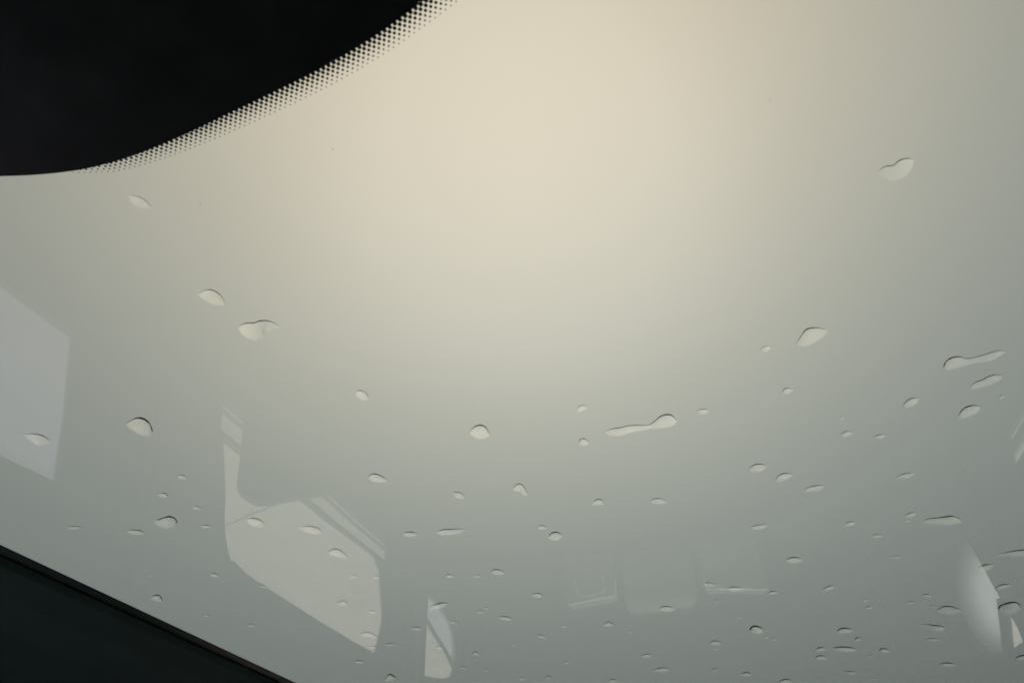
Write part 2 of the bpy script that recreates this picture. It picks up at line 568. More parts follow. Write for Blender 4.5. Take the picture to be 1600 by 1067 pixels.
BELT_R = [([(0.95, z0 - .02), (e - .14, z0), (e, z0 + .020), (e, z1 + .020), (e - .14, z1), (0.95, z1 - .02)], M_PANE)
          for z0, z1, e in ((1.122, 1.139, 1.615), (1.160, 1.185, 1.640))]  # added slots: daylight through them stands in for bright belt trims
rr = wall('rear_door', XR, 1, 0.805, 1.87, zt, W2R, M_PANE, more=BELT_R)
qr = wall('rear_quarter_panel', XR, 1, 1.88, 3.0, zt, W3R, [(PANE_R1, M_FADE_R), (PANE_R2, M_PANE)])
for z_, r_ in ((1.1435, 0.0045), (1.1275, 0.0035)):
    tube('trim_strip', [(XL - .004, 0.940, z_ - .004), (XL - .004, 1.842, z_ + .001)], r_, M_SEAL, rl, 6)
# dark dividers across the quarter windows
tube('window_divider', [(XL - .002, a, b) for a, b in spline([(2.200, 1.258), (2.29, 1.280), (2.371, 1.299), (2.455, 1.325), (2.53, 1.357), (2.56, 1.372)], 4)], 0.0065, M_SEAL, ql)
tube('window_divider', [(XR + .002, a, b) for a, b in spline([(1.972, 1.425), (2.000, 1.455), (2.035, 1.50), (2.07, 1.54)], 4)], 0.014, M_SEAL, qr)

# --- trims over the gaps between the doors
for x, out, gaps in ((XL, 1, (0.797, 1.995)), (XR, -1, (0.797, 1.875))):
    for y in gaps:
        block('door_pillar', (min(x + out * .002, x + out * .02), y - 0.03, 0.32), (max(x + out * .002, x + out * .02), y + 0.03, 1.58), M_LINER, car, 0.004, 2)

# --- rear end, floor, nose
link('tailgate', sheet('tailgate', [(XL - .05, 0.3), (XR + .05, 0.3), (XR + .05, 1.62), (XL - .05, 1.62)], [], lambda a, b, d: (a, 3.0 + d, b), 0.002, 0.05), M_DOOR, car)
block('parcel_shelf', (XL + .01, 2.45, 1.02), (XR - .01, 2.99, 1.05), M_LINER, car, 0.006)
block('floor', (XL - .04, -0.9, 0.22), (XR + .04, 3.04, 0.298), M_LINER, car, 0.0)
block('bulkhead', (XL + .002, -0.42, 0.30), (XR - .002, -0.36, 1.36), M_DASH, car, 0.01)


def dash_bend(c):
    k = (c.z - 0.6) / 0.42
    return Vector((c.x, c.y - 0.03 * k * k, c.z - 0.05 * ((c.x - CX) / 0.75) ** 2))


db = block('dashboard', (XL + .004, -0.355, 0.60), (XR - .004, 0.16, 1.02), M_DASH, car, 0.06, 4, bend=dash_bend)
block('instrument_hood', (XL + .12, 0.02, 1.00), (XL + .52, 0.20, 1.07), M_DASH, db, 0.03, 4)
for k in range(4):
    block('air_vent', (XL + .08 + k * 0.40, 0.155, 0.86), (XL + .20 + k * 0.40, 0.175, 0.93), M_SEAL, db, 0.008)
bn = []
v, f = [], []
for q in range(9):
    y = -0.30 - 1.0 * q / 8
    z = 1.40 - 0.30 * (q / 8) ** 1.6
    for k in range(9):
        x = XL - .04 + (XR - XL + .08) * k / 8
        v.append((x, y, z - 0.05 * ((x - CX) / 0.8) ** 2))
n0 = len(v)
v += [(a, b, c - 0.02) for a, b, c in v]
for q in range(8):
    for k in range(8):
        a = q * 9 + k
        f.append((a, a + 1, a + 10, a + 9))
        f.append((a + n0, a + 9 + n0, a + 10 + n0, a + 1 + n0))
for q in range(8):
    for a, b in ((q, q + 1), (72 + q, 73 + q), (q * 9, q * 9 + 9), (q * 9 + 8, q * 9 + 17)):
        f.append((a, b, b + n0, a + n0))
link('bonnet', mesh('bonnet', v, f), M_PAINT, car)
block('nose', (XL - .02, -1.30, 0.30), (XR + .02, -0.45, 1.06), M_PAINT, car, 0.06)


def wheel(x, y):
    s = 1 if x > 0 else -1
    ring = [(0.20, -.09), (0.29, -.10), (0.32, -.07), (0.32, .07), (0.29, .10), (0.20, .09)]
    v, f = [], []
    n = 28
    for i in range(n):
        a = 2 * math.pi * i / n
        for r, d in ring:
            v.append((x + d, y + r * math.cos(a), 0.32 + r * math.sin(a)))
    for i in range(n):
        for k in range(6):
            f.append((i * 6 + k, i * 6 + (k + 1) % 6, ((i + 1) % n) * 6 + (k + 1) % 6, ((i + 1) % n) * 6 + k))
    me = mesh('wheel', v, f)
    w = link('wheel', me, M_SEAL, car)
    v = [(x + s * 0.04, y, 0.32)]
    f = []
    for i in range(20):
        a = 2 * math.pi * i / 20
        r = 0.20 if i % 4 else 0.17
        v.append((x + s * 0.075, y + r * math.cos(a), 0.32 + r * math.sin(a)))
    for i in range(20):
        f.append((0, 1 + i, 1 + (i + 1) % 20))
    link('rim', mesh('rim', v, f), M_BRIGHT, w)


for x in (XL - .10, XR + .10):
    for y in (-0.85, 2.35):
        wheel(x, y)

# --- front seats: a tall back whose rounded shoulder shows against the rear window
for x0, x1 in ((-0.665, -0.24), (0.36, 0.79)):
    st = block('front_seat', (x0 + .01, 0.42, 0.42), (x1 - .01, 0.95, 0.60), M_SEAT, car, 0.06, 4)
    bend = lambda c, xm=(x0 + x1) / 2, hw=(x1 - x0) / 2: Vector((c.x, c.y + 0.05 * (c.z - 1.3), c.z + 0.004 * (xm - c.x) / hw))
    block('backrest', (x0, 0.945, 0.52), (x1, 1.03, 1.308), M_SEAT, st, 0.04, 6, bend=bend)
# --- rear bench with three head restraints
bench = block('rear_seat', (XL + .02, 1.75, 0.42), (XR - .02, 2.28, 0.62), M_SEAT, car, 0.06, 4)
block('backrest', (XL + .02, 2.28, 0.52), (XR - .02, 2.40, 1.10), M_SEAT, bench, 0.05, 4)


def rest(x0, x1, z0, z1, m, bev, tilt=0.0):
    return block('headrest', (x0, 2.30, z0), (x1, 2.38, z1), m, bench, bev, 5,
                 bend=lambda c: Vector((c.x, c.y, c.z + tilt * (c.x - (x0 + x1) / 2))))


def ringbar(pts, r, parent, m=None):
    tube('piping', [(a, 2.296, b) for a, b in pts], r, m or M_PIPING, parent, 6)


h1 = rest(-0.258, -0.106, 1.075, 1.236, M_REST, 0.012, -0.06)
ringbar([(-0.262, 1.10), (-0.258, 1.240), (-0.112, 1.231), (-0.098, 1.15)], 0.0045, h1)
ringbar(spline([(-0.232, 1.165), (-0.224, 1.212), (-0.205, 1.220), (-0.155, 1.216), (-0.140, 1.206), (-0.144, 1.165)], 3), 0.0040, h1)
h2 = rest(-0.085, 0.145, 1.06, 1.284, M_REST, 0.05)
h3 = rest(0.172, 0.353, 1.09, 1.252, M_REST, 0.012, 0.10)
ringbar([(0.166, 1.16), (0.172, 1.243), (0.352, 1.264), (0.345, 1.19)], 0.0045, h3)

# ------------------------------------------------------------------ raindrops on the outer face
DROPS = [
    ('plump oval raindrop tilted down to the right, nearest the upper left', ('P', [(-216.47, 231.92), (-211.72, 230.14), (-207.93, 230.07), (-205.03, 233.14), (-204.01, 237.74), (-205.15, 242.9)], [(-216.47, 231.92), (-214.52, 236.75), (-211.85, 240.34), (-207.88, 242.26), (-205.15, 242.9)])),
    ('fat raindrop with a hooked arm curling out on its right', ('P', [(-206.33, 260.57), (-203.75, 258.55), (-200.26, 257.8), (-196.41, 258.71), (-192.93, 257.96), (-189.22, 258.32), (-185.81, 260.16), (-183.73, 263.26), (-183.18, 265.5)], [(-206.33, 260.57), (-207.17, 264.63), (-205.52, 269.34), (-202.66, 271.65), (-199.2, 271.93), (-196.12, 270.48), (-193.1, 267.42), (-188.3, 266.41), (-183.18, 265.5)])),
    ('plump rounded raindrop between the two reflected windows at left', ('P', [(-318.17, 325.34), (-313.14, 322.42), (-307.32, 321.09), (-303.66, 324.04), (-302.99, 329.74), (-305.04, 337.01)], [(-318.17, 325.34), (-317.7, 328.25), (-316.8, 332.0), (-314.63, 337.53), (-310.52, 339.97), (-305.04, 337.01)])),
    ('wing-shaped raindrop lying over the leftmost reflected window', ('P', [(-389.83, 319.12), (-384.14, 319.09), (-379.79, 320.87), (-376.35, 324.57), (-375.51, 331.32)], [(-389.83, 319.12), (-388.5, 323.04), (-387.55, 326.9), (-386.7, 332.25), (-380.46, 331.57), (-375.51, 331.32)])),
    ('faint raindrop just below the black printed band', ('P', [(-216.3, 165.35), (-213.54, 166.35), (-210.78, 168.5), (-209.41, 171.87), (-209.54, 174.94)], [(-216.3, 165.35), (-217.19, 168.95), (-216.16, 172.27), (-213.37, 174.46), (-209.54, 174.94)])),
    ('faint lumpy raindrop alone high at the right', ('P', [(140.69, 233.29), (142.16, 231.05), (144.39, 230.1), (147.4, 230.41), (149.98, 228.1), (153.75, 227.88), (157.05, 230.06)], [(140.69, 233.29), (143.9, 237.0), (148.78, 239.61), (153.2, 239.11), (156.22, 235.7), (157.05, 230.06)])),
    ('leaf-shaped raindrop with a pointed left tip, right of centre', ('P', [(109.32, 349.41), (111.48, 342.61), (114.09, 337.72), (118.39, 336.56), (123.28, 338.25), (127.54, 340.89)], [(109.32, 349.41), (112.06, 351.2), (116.6, 351.71), (121.27, 349.41), (125.75, 345.43), (127.54, 340.89)])),
    ('long raindrop with a bulging left end and a thin right arm', ('P', [(201.32, 391.93), (202.58, 386.77), (205.77, 383.94), (210.24, 383.82), (215.37, 386.82), (221.91, 386.0), (228.9, 384.13), (233.55, 383.48), (237.38, 385.55)], [(201.32, 391.93), (204.35, 395.72), (208.1, 395.39), (214.23, 393.79), (220.3, 392.2), (229.01, 392.47), (234.92, 389.09), (237.38, 385.55)])),
    ('slanted sausage-shaped raindrop under the long bulged one at right', ('P', [(222.47, 417.82), (224.83, 412.57), (229.38, 410.47), (233.74, 407.73), (238.29, 407.57), (241.22, 410.15)], [(222.47, 417.82), (225.51, 419.2), (229.34, 418.82), (234.9, 417.56), (239.92, 414.27), (241.22, 410.15)])),
    ('slanted oval raindrop, lowest of the three large ones at right', ('P', [(221.56, 447.53), (223.44, 440.96), (226.76, 437.61), (231.54, 437.39), (235.43, 440.4)], [(221.56, 447.53), (225.49, 450.63), (230.03, 448.88), (234.2, 445.66), (235.43, 440.4)])),
    ('longest raindrop, dumbbell-shaped with a thick right head, at the centre', ('P', [(-13.32, 407.59), (-8.26, 405.19), (-1.77, 405.33), (3.5, 404.46), (11.14, 405.6), (16.63, 406.94), (20.67, 404.36), (25.22, 399.84), (29.92, 398.89), (33.6, 401.17), (35.84, 407.34)], [(-13.32, 407.59), (-10.33, 412.0), (-4.85, 414.08), (-0.43, 413.68), (4.04, 412.57), (10.62, 411.98), (17.16, 411.4), (25.7, 412.75), (32.18, 412.17), (35.84, 407.34)])),
    ('half-moon raindrop with a domed top, left of the dumbbell drop', ('P', [(-102.79, 386.45), (-99.09, 382.3), (-94.28, 380.62), (-90.45, 382.98), (-89.33, 387.57), (-89.35, 393.39)], [(-102.79, 386.45), (-99.8, 392.31), (-96.93, 395.23), (-92.37, 394.86), (-89.35, 393.39)])),
    ('small bent raindrop with a tail dragging down to the right', ('P', [(-88.27, 460.38), (-84.48, 456.09), (-81.4, 455.13), (-78.85, 459.24), (-77.9, 471.88)], [(-88.27, 460.38), (-86.48, 463.47), (-83.88, 465.01), (-81.64, 470.94), (-77.9, 471.88)])),
    ('small bean-shaped raindrop below the middle of the glass', ('P', [(-74.87, 535.85), (-70.32, 530.76), (-65.14, 531.05), (-61.25, 536.2)], [(-74.87, 535.85), (-70.33, 543.36), (-65.25, 541.48), (-61.25, 536.2)])),
    ('flat bar-shaped raindrop right of the large reflected window', ('P', [(-160.88, 507.55), (-154.6, 504.05), (-146.97, 504.99), (-140.33, 505.67), (-134.67, 508.13)], [(-160.88, 507.55), (-156.75, 511.7), (-149.8, 513.48), (-142.09, 512.36), (-134.67, 508.13)])),
    ('notched raindrop with a split left end, left of the large reflected window', ('P', [(-362.47, 435.23), (-358.26, 435.34), (-353.57, 434.62), (-349.85, 434.62), (-347.1, 438.18), (-348.11, 443.71)], [(-362.47, 435.23), (-365.49, 441.23), (-364.22, 445.47), (-361.01, 449.26), (-353.86, 448.12), (-348.11, 443.71)])),
    ('long torpedo-shaped raindrop with a sharp left tip at the right', ('P', [(222.53, 587.1), (227.76, 583.38), (237.63, 583.89), (246.44, 584.13), (250.98, 587.28), (256.0, 592.58)], [(222.53, 587.1), (228.08, 590.56), (235.74, 594.56), (245.31, 598.03), (253.5, 597.03), (256.0, 592.58)])),
    ('long pointed raindrop cut off by the right edge of the picture', ('P', [(296.33, 663.77), (302.36, 660.69), (309.76, 659.16), (320.2, 659.57), (334.06, 663.15)], [(296.33, 663.77), (303.58, 665.65), (311.96, 667.82), (320.36, 670.0), (327.75, 668.43), (334.06, 663.15)])),
    ('winged raindrop on the edge of the blurred reflection at lower right', ('P', [(286.39, 685.09), (291.2, 680.26), (297.98, 679.61), (302.52, 680.79)], [(286.39, 685.09), (290.12, 687.3), (296.76, 692.74), (299.81, 687.38), (302.52, 680.79)])),
    ('block-shaped raindrop over the dark stripe of the lower right reflection', ('P', [(327.16, 775.91), (328.77, 770.58), (335.07, 767.98), (342.11, 768.44), (348.05, 775.74)], [(327.16, 775.91), (331.71, 787.39), (338.35, 795.13), (345.57, 795.58), (349.85, 789.31), (348.05, 775.74)])),
    ('almond-shaped raindrop with two pointed ends, left of the lower right reflection', ('P', [(268.64, 768.95), (271.85, 761.08), (278.67, 760.02), (287.65, 766.76), (295.51, 776.17)], [(268.64, 768.95), (274.53, 774.96), (282.68, 780.12), (290.55, 780.76), (295.51, 776.17)])),
    ('crooked raindrop with a thin left wing, under the almond-shaped one', ('P', [(256.96, 797.56), (263.73, 797.84), (273.98, 803.74), (282.36, 809.16), (287.56, 813.74)], [(256.96, 797.56), (262.68, 802.24), (269.05, 810.29), (275.49, 818.44), (283.34, 820.58), (287.56, 813.74)])),
    ('small raindrop above the sausage drop above the trim strips', ('E', -158.58, 333.22, 3.11, 3.96, -2.31, 3.18)),
    ("small sausage-shaped raindrop above the reflected window's trim strips", ('E', -179.9, 423.71, 5.98, 4.24, -2.1, 4.33)),
    ('small raindrop above the flat bar drop', ('E', -128.6, 459.13, 3.24, 3.95, -1.86, 3.62)),
    ('small raindrop above and right of the bean-shaped drop', ('E', -28.44, 494.38, 4.81, -0.37, -0.12, 4.01)),
    ('small raindrop below the long dumbbell drop', ('E', 16.71, 503.91, 5.66, 1.43, -0.26, 4.03)),
    ('tiny raindrop above and left of the bean-shaped drop', ('E', -76.26, 520.02, 3.66, 0.93, -0.51, 2.86)),
    ('small raindrop left of the flat bar drop', ('E', -180.7, 504.53, 5.34, 1.37, -1.18, 3.75)),
    ('small raindrop above and left of the drop beside the reflected headrest', ('E', -126.1, 584.37, 5.86, 3.51, -1.28, 4.35)),
    ('tiny raindrop above the curved bottom-centre drop', ('E', -168.59, 580.48, 3.7, 0.97, -0.76, 2.79)),
    ('tiny flat raindrop above and right of the curved bottom-centre drop', ('E', -145.99, 586.42, 3.71, 0.98, -0.55, 2.26)),
    ('small raindrop left of the faint reflected headrest frame', ('E', -101.81, 636.31, 4.81, 2.31, -0.97, 4.3)),
    ('small flat raindrop below and left of the drop beside the reflected headrest, the nearest there', ('E', -139.7, 676.42, 5.74, 4.31, -1.17, 3.95)),
    ('bright flat raindrop on the rim of the reflected middle headrest', ('E', 12.6, 695.79, 7.02, 1.88, -0.31, 5.52)),
    ('small raindrop left of the drop on the reflected middle headrest', ('E', -45.73, 715.33, 4.93, -0.32, -0.28, 5.1)),
    ('tiny raindrop below the drop beside the reflected headrest, the nearest there', ('E', -113.82, 726.36, 3.63, 3.85, -1.04, 3.51)),
    ('speck-like raindrop below and right of the drop beside the reflected headrest, the nearest there', ('E', -88.32, 708.33, 2.47, 1.85, -0.65, 2.78)),
    ('speck-like raindrop below and left of the drop on the reflected middle headrest', ('E', -26.65, 739.11, 2.76, 0.75, -0.21, 2.27)),
    ('small flat raindrop above and left of the thin drop near the bottom edge', ('E', -15.08, 804.13, 5.9, 0.82, -0.24, 4.28)),
    ('thin flat raindrop near the bottom edge, centre of the glass', ('E', -1.66, 848.29, 8.86, 0.8, -0.2, 5.55)),
    ('tiny raindrop below and right of the curved bottom-centre drop, second there', ('E', -186.98, 751.04, 2.78, 3.19, -1.62, 4.47)),
    ('speck-like raindrop below and right of the curved bottom-centre drop, third there', ('E', -190.2, 764.14, 2.54, 0.71, -0.6, 2.45)),
    ('speck-like raindrop right of the ring-like drop at the bottom, second there', ('E', -209.22, 784.17, 2.3, 2.77, -1.18, 3.19)),
    ('speck-like raindrop below and right of the curved bottom-centre drop, fourth there', ('E', -186.69, 796.11, 2.94, 0.83, -0.61, 2.59)),
    ('speck-like raindrop below and left of the drop beside the reflected headrest, second there', ('E', -145.18, 738.91, 2.47, 0.68, -0.48, 2.32)),
    ('speck-like raindrop below and right of the drop beside the reflected headrest, second there', ('E', -99.33, 800.35, 2.93, 0.82, -0.53, 3.43)),
    ('speck-like raindrop below the drop beside the reflected headrest, second there', ('E', -125.66, 836.38, 3.03, 0.86, -0.79, 4.6)),
    ('tiny raindrop below the drop beside the reflected headrest, third there', ('E', -154.42, 832.14, 4.36, -0.78, -0.48, 3.68)),
    ('tiny flat raindrop left of the thin drop near the bottom edge', ('E', -57.78, 865.61, 4.81, 1.37, -0.42, 3.83)),
    ('tiny flat raindrop right of the curved bottom-centre drop, the nearest there', ('E', -160.05, 656.48, 4.0, 1.08, -0.64, 2.63)),
    ('speck-like raindrop right of the curved bottom-centre drop, second there', ('E', -151.79, 650.23, 2.27, 0.61, -0.46, 1.94)),
    ('leftmost of three oval raindrops in a row across the large reflected window', ('E', -290.66, 458.35, 5.05, 6.04, -3.21, 4.67)),
    ('middle one of three oval raindrops across the large reflected window', ('E', -253.95, 478.64, 6.57, 5.18, -2.79, 5.1)),
    ('lowest of three oval raindrops in a row across the large reflected window', ('E', -247.48, 519.31, 5.96, 6.33, -2.79, 5.02)),
    ('tiny raindrop below and right of the third drop in the reflected window, the nearest there', ('E', -249.0, 560.57, 3.65, 0.96, -1.01, 2.72)),
    ('tiny raindrop below and right of the third drop in the reflected window, second there', ('E', -231.33, 566.43, 2.93, 1.4, -1.07, 2.7)),
    ("small raindrop above and left of the drop at the reflected window's tip", ('E', -277.38, 606.92, 5.29, 0.37, -1.67, 4.87)),
    ("tiny raindrop above the drop at the reflected window's tip", ('E', -256.86, 630.42, 2.97, 2.67, -1.39, 3.02)),
    ('flat raindrop near the lower tip of the large reflected window', ('E', -277.14, 678.44, 6.43, 5.24, -2.09, 4.74)),
    ("tiny raindrop below the drop at the reflected window's tip, the nearest there", ('E', -283.39, 707.36, 3.75, 0.7, -1.01, 2.99)),
    ("small flat raindrop below and right of the drop at the reflected window's tip", ('E', -264.05, 706.1, 5.45, 1.51, -0.99, 2.96)),
    ("tiny raindrop below the drop at the reflected window's tip, second there", ('E', -309.52, 739.65, 4.05, 2.96, -1.66, 3.87)),
    ('ring-like raindrop at the bottom edge below the large reflected window', ('E', -293.05, 790.77, 7.06, -2.44, -1.77, 7.79)),
    ('tiny raindrop below the leftmost drop in the reflected window', ('E', -331.53, 558.55, 2.21, 3.55, -1.67, 2.46)),
    ('tiny flat raindrop right of the drop above the dark pillar, third there', ('E', -376.81, 628.36, 3.58, 1.86, -1.35, 2.54)),
    ('speck-like raindrop below and right of the drop above the dark pillar', ('E', -399.75, 668.64, 2.66, 0.73, -1.03, 2.11)),
    ('speck-like raindrop right of the drop above the dark pillar, the nearest there', ('E', -406.34, 598.6, 1.94, 1.61, -1.47, 2.35)),
    ('small flat raindrop right of the drop above the dark pillar, second there', ('E', -361.8, 528.52, 3.47, 3.11, -1.59, 2.45)),
    ('small flat raindrop right of the notched drop', ('E', -329.76, 454.27, 4.19, 1.07, -1.14, 2.14)),
    ('tiny raindrop above and right of the notched drop', ('E', -323.59, 428.16, 2.7, 1.57, -1.23, 1.93)),
    ('small raindrop above the notched drop, second there', ('E', -313.44, 388.75, 2.84, 2.15, -1.45, 2.03)),
    ('small raindrop above the notched drop, the nearest there', ('E', -338.64, 406.34, 3.17, 1.82, -1.49, 2.2)),
    ('small flat raindrop left of the notched drop, the nearest there', ('E', -386.36, 448.76, 6.28, 2.9, -1.97, 2.94)),
    ('small flat raindrop left of the notched drop, second there', ('E', -427.61, 431.25, 5.57, 2.08, -1.47, 2.04)),
    ('small raindrop just above the dark pillar edge at lower left', ('E', -431.76, 555.01, 3.86, 3.15, -3.33, 4.82)),
    ('speck-like raindrop above the drop above the dark pillar', ('E', -413.92, 514.83, 1.52, 0.4, -0.91, 1.52)),
    ('small flat raindrop below and left of the curved bottom-centre drop', ('E', -228.73, 676.2, 4.93, 2.52, -1.19, 3.42)),
    ('curved raindrop across the top of the small reflected window', ('E', -194.37, 634.63, 9.98, -1.85, -0.94, 5.07)),
    ('small flat raindrop below and right of the curved bottom-centre drop, the nearest there', ('E', -190.24, 671.6, 4.08, 3.14, -0.92, 2.63)),
    ('tiny raindrop below the curved bottom-centre drop', ('E', -219.23, 726.78, 3.69, 1.02, -0.86, 3.06)),
    ('speck-like raindrop right of the ring-like drop at the bottom, the nearest there', ('E', -231.18, 761.6, 2.18, 1.84, -1.14, 3.16)),
    ('small raindrop left of the leaf-shaped drop', ('E', 91.59, 348.64, 2.86, -0.49, 0.53, 2.58)),
    ('small raindrop left of the long dumbbell drop, second there', ('E', -24.65, 378.8, 3.48, -0.91, 0.17, 2.89)),
    ('small raindrop left of the long dumbbell drop, the nearest there', ('E', -28.47, 415.76, 3.51, 1.41, -0.74, 3.88)),
    ('small raindrop right of the long dumbbell drop', ('E', 52.94, 401.01, 4.09, 0.76, -0.0, 2.71)),
    ('small raindrop below and left of the leaf-shaped drop', ('E', 106.85, 392.62, 3.45, -0.37, 0.53, 2.94)),
    ('speck-like raindrop left of the lone slanted drop', ('E', 144.6, 430.25, 1.6, -0.1, 0.37, 1.8)),
    ('small raindrop below and left of the lone slanted drop, second there', ('E', 149.63, 449.65, 4.04, -0.54, 0.68, 3.04)),
    ('small raindrop below and left of the lone slanted drop, the nearest there', ('E', 173.31, 458.44, 3.68, -0.26, 0.63, 2.71)),
    ('slanted raindrop halfway between the leaf-shaped and the sausage drops', ('E', 187.95, 424.12, 4.34, -3.33, 1.63, 3.63)),
    ('tiny raindrop below and right of the slanted sausage drop', ('E', 246.23, 432.13, 1.66, -1.13, 0.83, 1.69)),
    ('leftmost of three raindrops in a descending row right of centre', ('E', 90.72, 476.82, 6.11, -0.86, 0.7, 4.96)),
    ('middle of three raindrops in a descending row right of centre', ('E', 110.17, 493.47, 5.92, -2.17, 0.92, 4.24)),
    ('rightmost and flattest of three raindrops in a descending row', ('E', 133.46, 515.04, 7.89, -0.7, 0.61, 3.62)),
    ('thin slanted raindrop above the torpedo-shaped drop', ('E', 199.3, 513.95, 6.32, -1.28, 0.85, 3.1)),
    ('thin flat raindrop below the descending row of three', ('E', 94.18, 562.54, 6.84, -0.7, 0.41, 3.58)),
    ('flat oval raindrop above the reflected right headrest', ('E', 125.34, 627.51, 7.17, 0.78, 0.49, 5.29)),
    ('small raindrop below and right of the third of the descending row', ('E', 166.41, 575.86, 3.99, -0.75, 0.66, 3.11)),
    ('small flat raindrop left of the torpedo drop, the nearest there', ('E', 212.88, 573.62, 4.27, -1.0, 0.83, 3.06)),
    ('tiny flat raindrop left of the torpedo drop, second there', ('E', 211.88, 582.36, 3.18, 0.25, 0.32, 1.57)),
    ('small flat raindrop left of the torpedo drop, third there', ('E', 191.33, 602.06, 4.62, 0.85, 0.42, 2.74)),
    ('small flat raindrop below and left of the torpedo drop', ('E', 212.53, 644.34, 4.96, 1.83, 0.31, 2.37)),
    ('small flat raindrop above the block-shaped drop', ('E', 320.44, 729.76, 6.73, -1.16, 1.32, 4.2)),
    ('small flat raindrop below the crooked drop', ('E', 280.01, 842.68, 8.01, 2.89, 0.6, 3.47)),
    ('flat raindrop alone near the bottom edge at the right', ('E', 310.12, 920.79, 8.3, 3.46, 1.07, 5.91)),
    ('tiny flat raindrop above and left of the crooked drop', ('E', 240.49, 742.69, 4.0, 0.05, 0.61, 2.92)),
    ('tiny raindrop above and left of the almond drop', ('E', 253.45, 730.85, 4.53, 1.73, 0.56, 3.51)),
    ('speck-like raindrop left of the almond drop', ('E', 263.53, 757.4, 2.43, 0.65, 0.42, 2.23)),
    ('small raindrop right of the needle drop, second there', ('E', 233.83, 859.18, 5.94, 3.7, 0.57, 6.17)),
    ('tiny flat raindrop right of the needle drop, the nearest there', ('E', 220.82, 869.85, 3.12, -0.67, 0.53, 2.77)),
    ('domed raindrop right of the oval one low at the right', ('E', 186.0, 794.01, 8.15, 1.51, 0.79, 6.49)),
    ('tiny raindrop below and right of the domed drop low at right', ('E', 202.17, 819.62, 3.64, 1.79, 0.37, 4.17)),
    ('needle-thin raindrop, widest of the cluster low at the right', ('E', 191.4, 843.91, 12.71, 4.66, 0.59, 6.17)),
    ('small flat raindrop left of the needle drop, the nearest there', ('E', 165.86, 836.84, 6.32, -0.63, 0.6, 4.41)),
    ('small raindrop left of the needle drop, second there', ('E', 167.9, 860.53, 6.06, 1.69, 0.47, 5.49)),
    ('tiny raindrop below and right of the deep rounded drop, second there', ('E', 116.57, 796.1, 3.53, 1.44, 0.08, 3.26)),
    ('tiny flat raindrop below and right of the deep rounded drop, the nearest there', ('E', 107.96, 788.81, 3.17, 0.87, 0.09, 2.44)),
    ('deep rounded raindrop low at the right, below the reflected headrests', ('E', 97.81, 768.35, 7.18, 3.52, -0.06, 8.5)),
    ('small flat raindrop left of the deep rounded drop', ('E', 57.08, 789.7, 6.38, 1.76, -0.05, 4.92)),
    ('speck-like raindrop below and left of the deep rounded drop', ('E', 57.57, 805.11, 2.91, 0.81, -0.03, 2.53)),
    ('thin raindrop at the right end of the reflected headrest edge', ('E', 110.05, 687.31, 5.05, -0.31, 0.34, 3.35)),
    ("small flat raindrop left of the drop at the headrest edge's end", ('E', 75.66, 670.23, 6.23, 1.65, 0.03, 4.53)),
    ('small flat raindrop above and right of the drop on the reflected middle headrest', ('E', 52.83, 655.1, 6.1, 2.82, -0.21, 3.72)),
    ('tiny flat raindrop right of the drop on the reflected middle headrest', ('E', 59.32, 691.47, 2.9, 0.77, -0.02, 2.03)),
    ('speck-like raindrop above and left of the deep rounded drop', ('E', 80.37, 731.48, 2.41, 0.65, 0.02, 2.19)),
    ('small flat raindrop below and right of the oval drop above the reflected headrest', ('E', 160.16, 691.3, 5.58, -2.93, 0.88, 3.94)),
    ('tiny flat raindrop above and right of the domed drop low at right, the nearest there', ('E', 203.16, 744.09, 4.38, 0.25, 0.48, 2.95)),
    ('tiny flat raindrop above and right of the domed drop low at right, second there', ('E', 197.26, 725.54, 2.96, 0.79, 0.27, 2.12)),
    ('tiny raindrop right of the thin drop near the bottom edge', ('E', 55.57, 864.43, 4.07, -0.42, 0.15, 3.77)),
    ('small flat raindrop below the deep rounded drop', ('E', 89.17, 887.5, 7.27, 1.35, 0.14, 4.87)),
    ('small flat raindrop below and left of the needle drop', ('E', 134.98, 922.57, 7.05, 0.96, 0.45, 6.16)),
    ('small flat raindrop below the needle drop', ('E', 204.55, 914.25, 8.74, 5.7, 0.25, 3.9)),
    ('tiny flat raindrop below and right of the needle drop', ('E', 231.67, 941.93, 3.59, 1.02, 0.41, 3.12)),
    ('tiny flat raindrop above and right of the flat drop at the bottom right', ('E', 335.1, 866.33, 3.34, 0.92, 0.62, 2.7)),
    ('small flat raindrop below the block-shaped drop', ('E', 387.64, 921.84, 7.44, -0.96, 1.83, 5.91)),
]
DUST = [
    ('dark dust speck on the clear glass under the dotted edge', -111.09, 163.59, 0.0003),
    ('dark dust speck right of the faint drop below the black band', -185.4, 178.12, 0.0003),
    ('dark dust speck alone on the bright glass at upper right', 87.61, 182.51, 0.00024),
    ('dark dust speck above the flat bar drop', -159.21, 473.49, 0.00036),
]


def chain(pts, n):
    """n+1 points along a Catmull-Rom chain, denser at its two ends."""
    P = spline(pts, 10)
    L = [0.0]
    for a, b in zip(P, P[1:]):
        L.append(L[-1] + math.dist(a, b))
    out, k = [], 0
    for i in range(n + 1):
        s = L[-1] * (1 - math.cos(math.pi * i / n)) / 2
        while k < len(L) - 2 and L[k + 1] < s:
            k += 1
        t = (s - L[k]) / max(1e-9, L[k + 1] - L[k])
        out.append(Vector((P[k][0] + (P[k + 1][0] - P[k][0]) * t, P[k][1] + (P[k + 1][1] - P[k][1]) * t)))
    return out


PLUMP = 0.31
CREST = -0.76                                 # drops hang towards the low end of the slope


def profile(t):
    if t < CREST:
        return 1 - ((t - CREST) / (1 + CREST)) ** 2
    return (1 - ((t - CREST) / (1 - CREST)) ** 2) ** 1.55


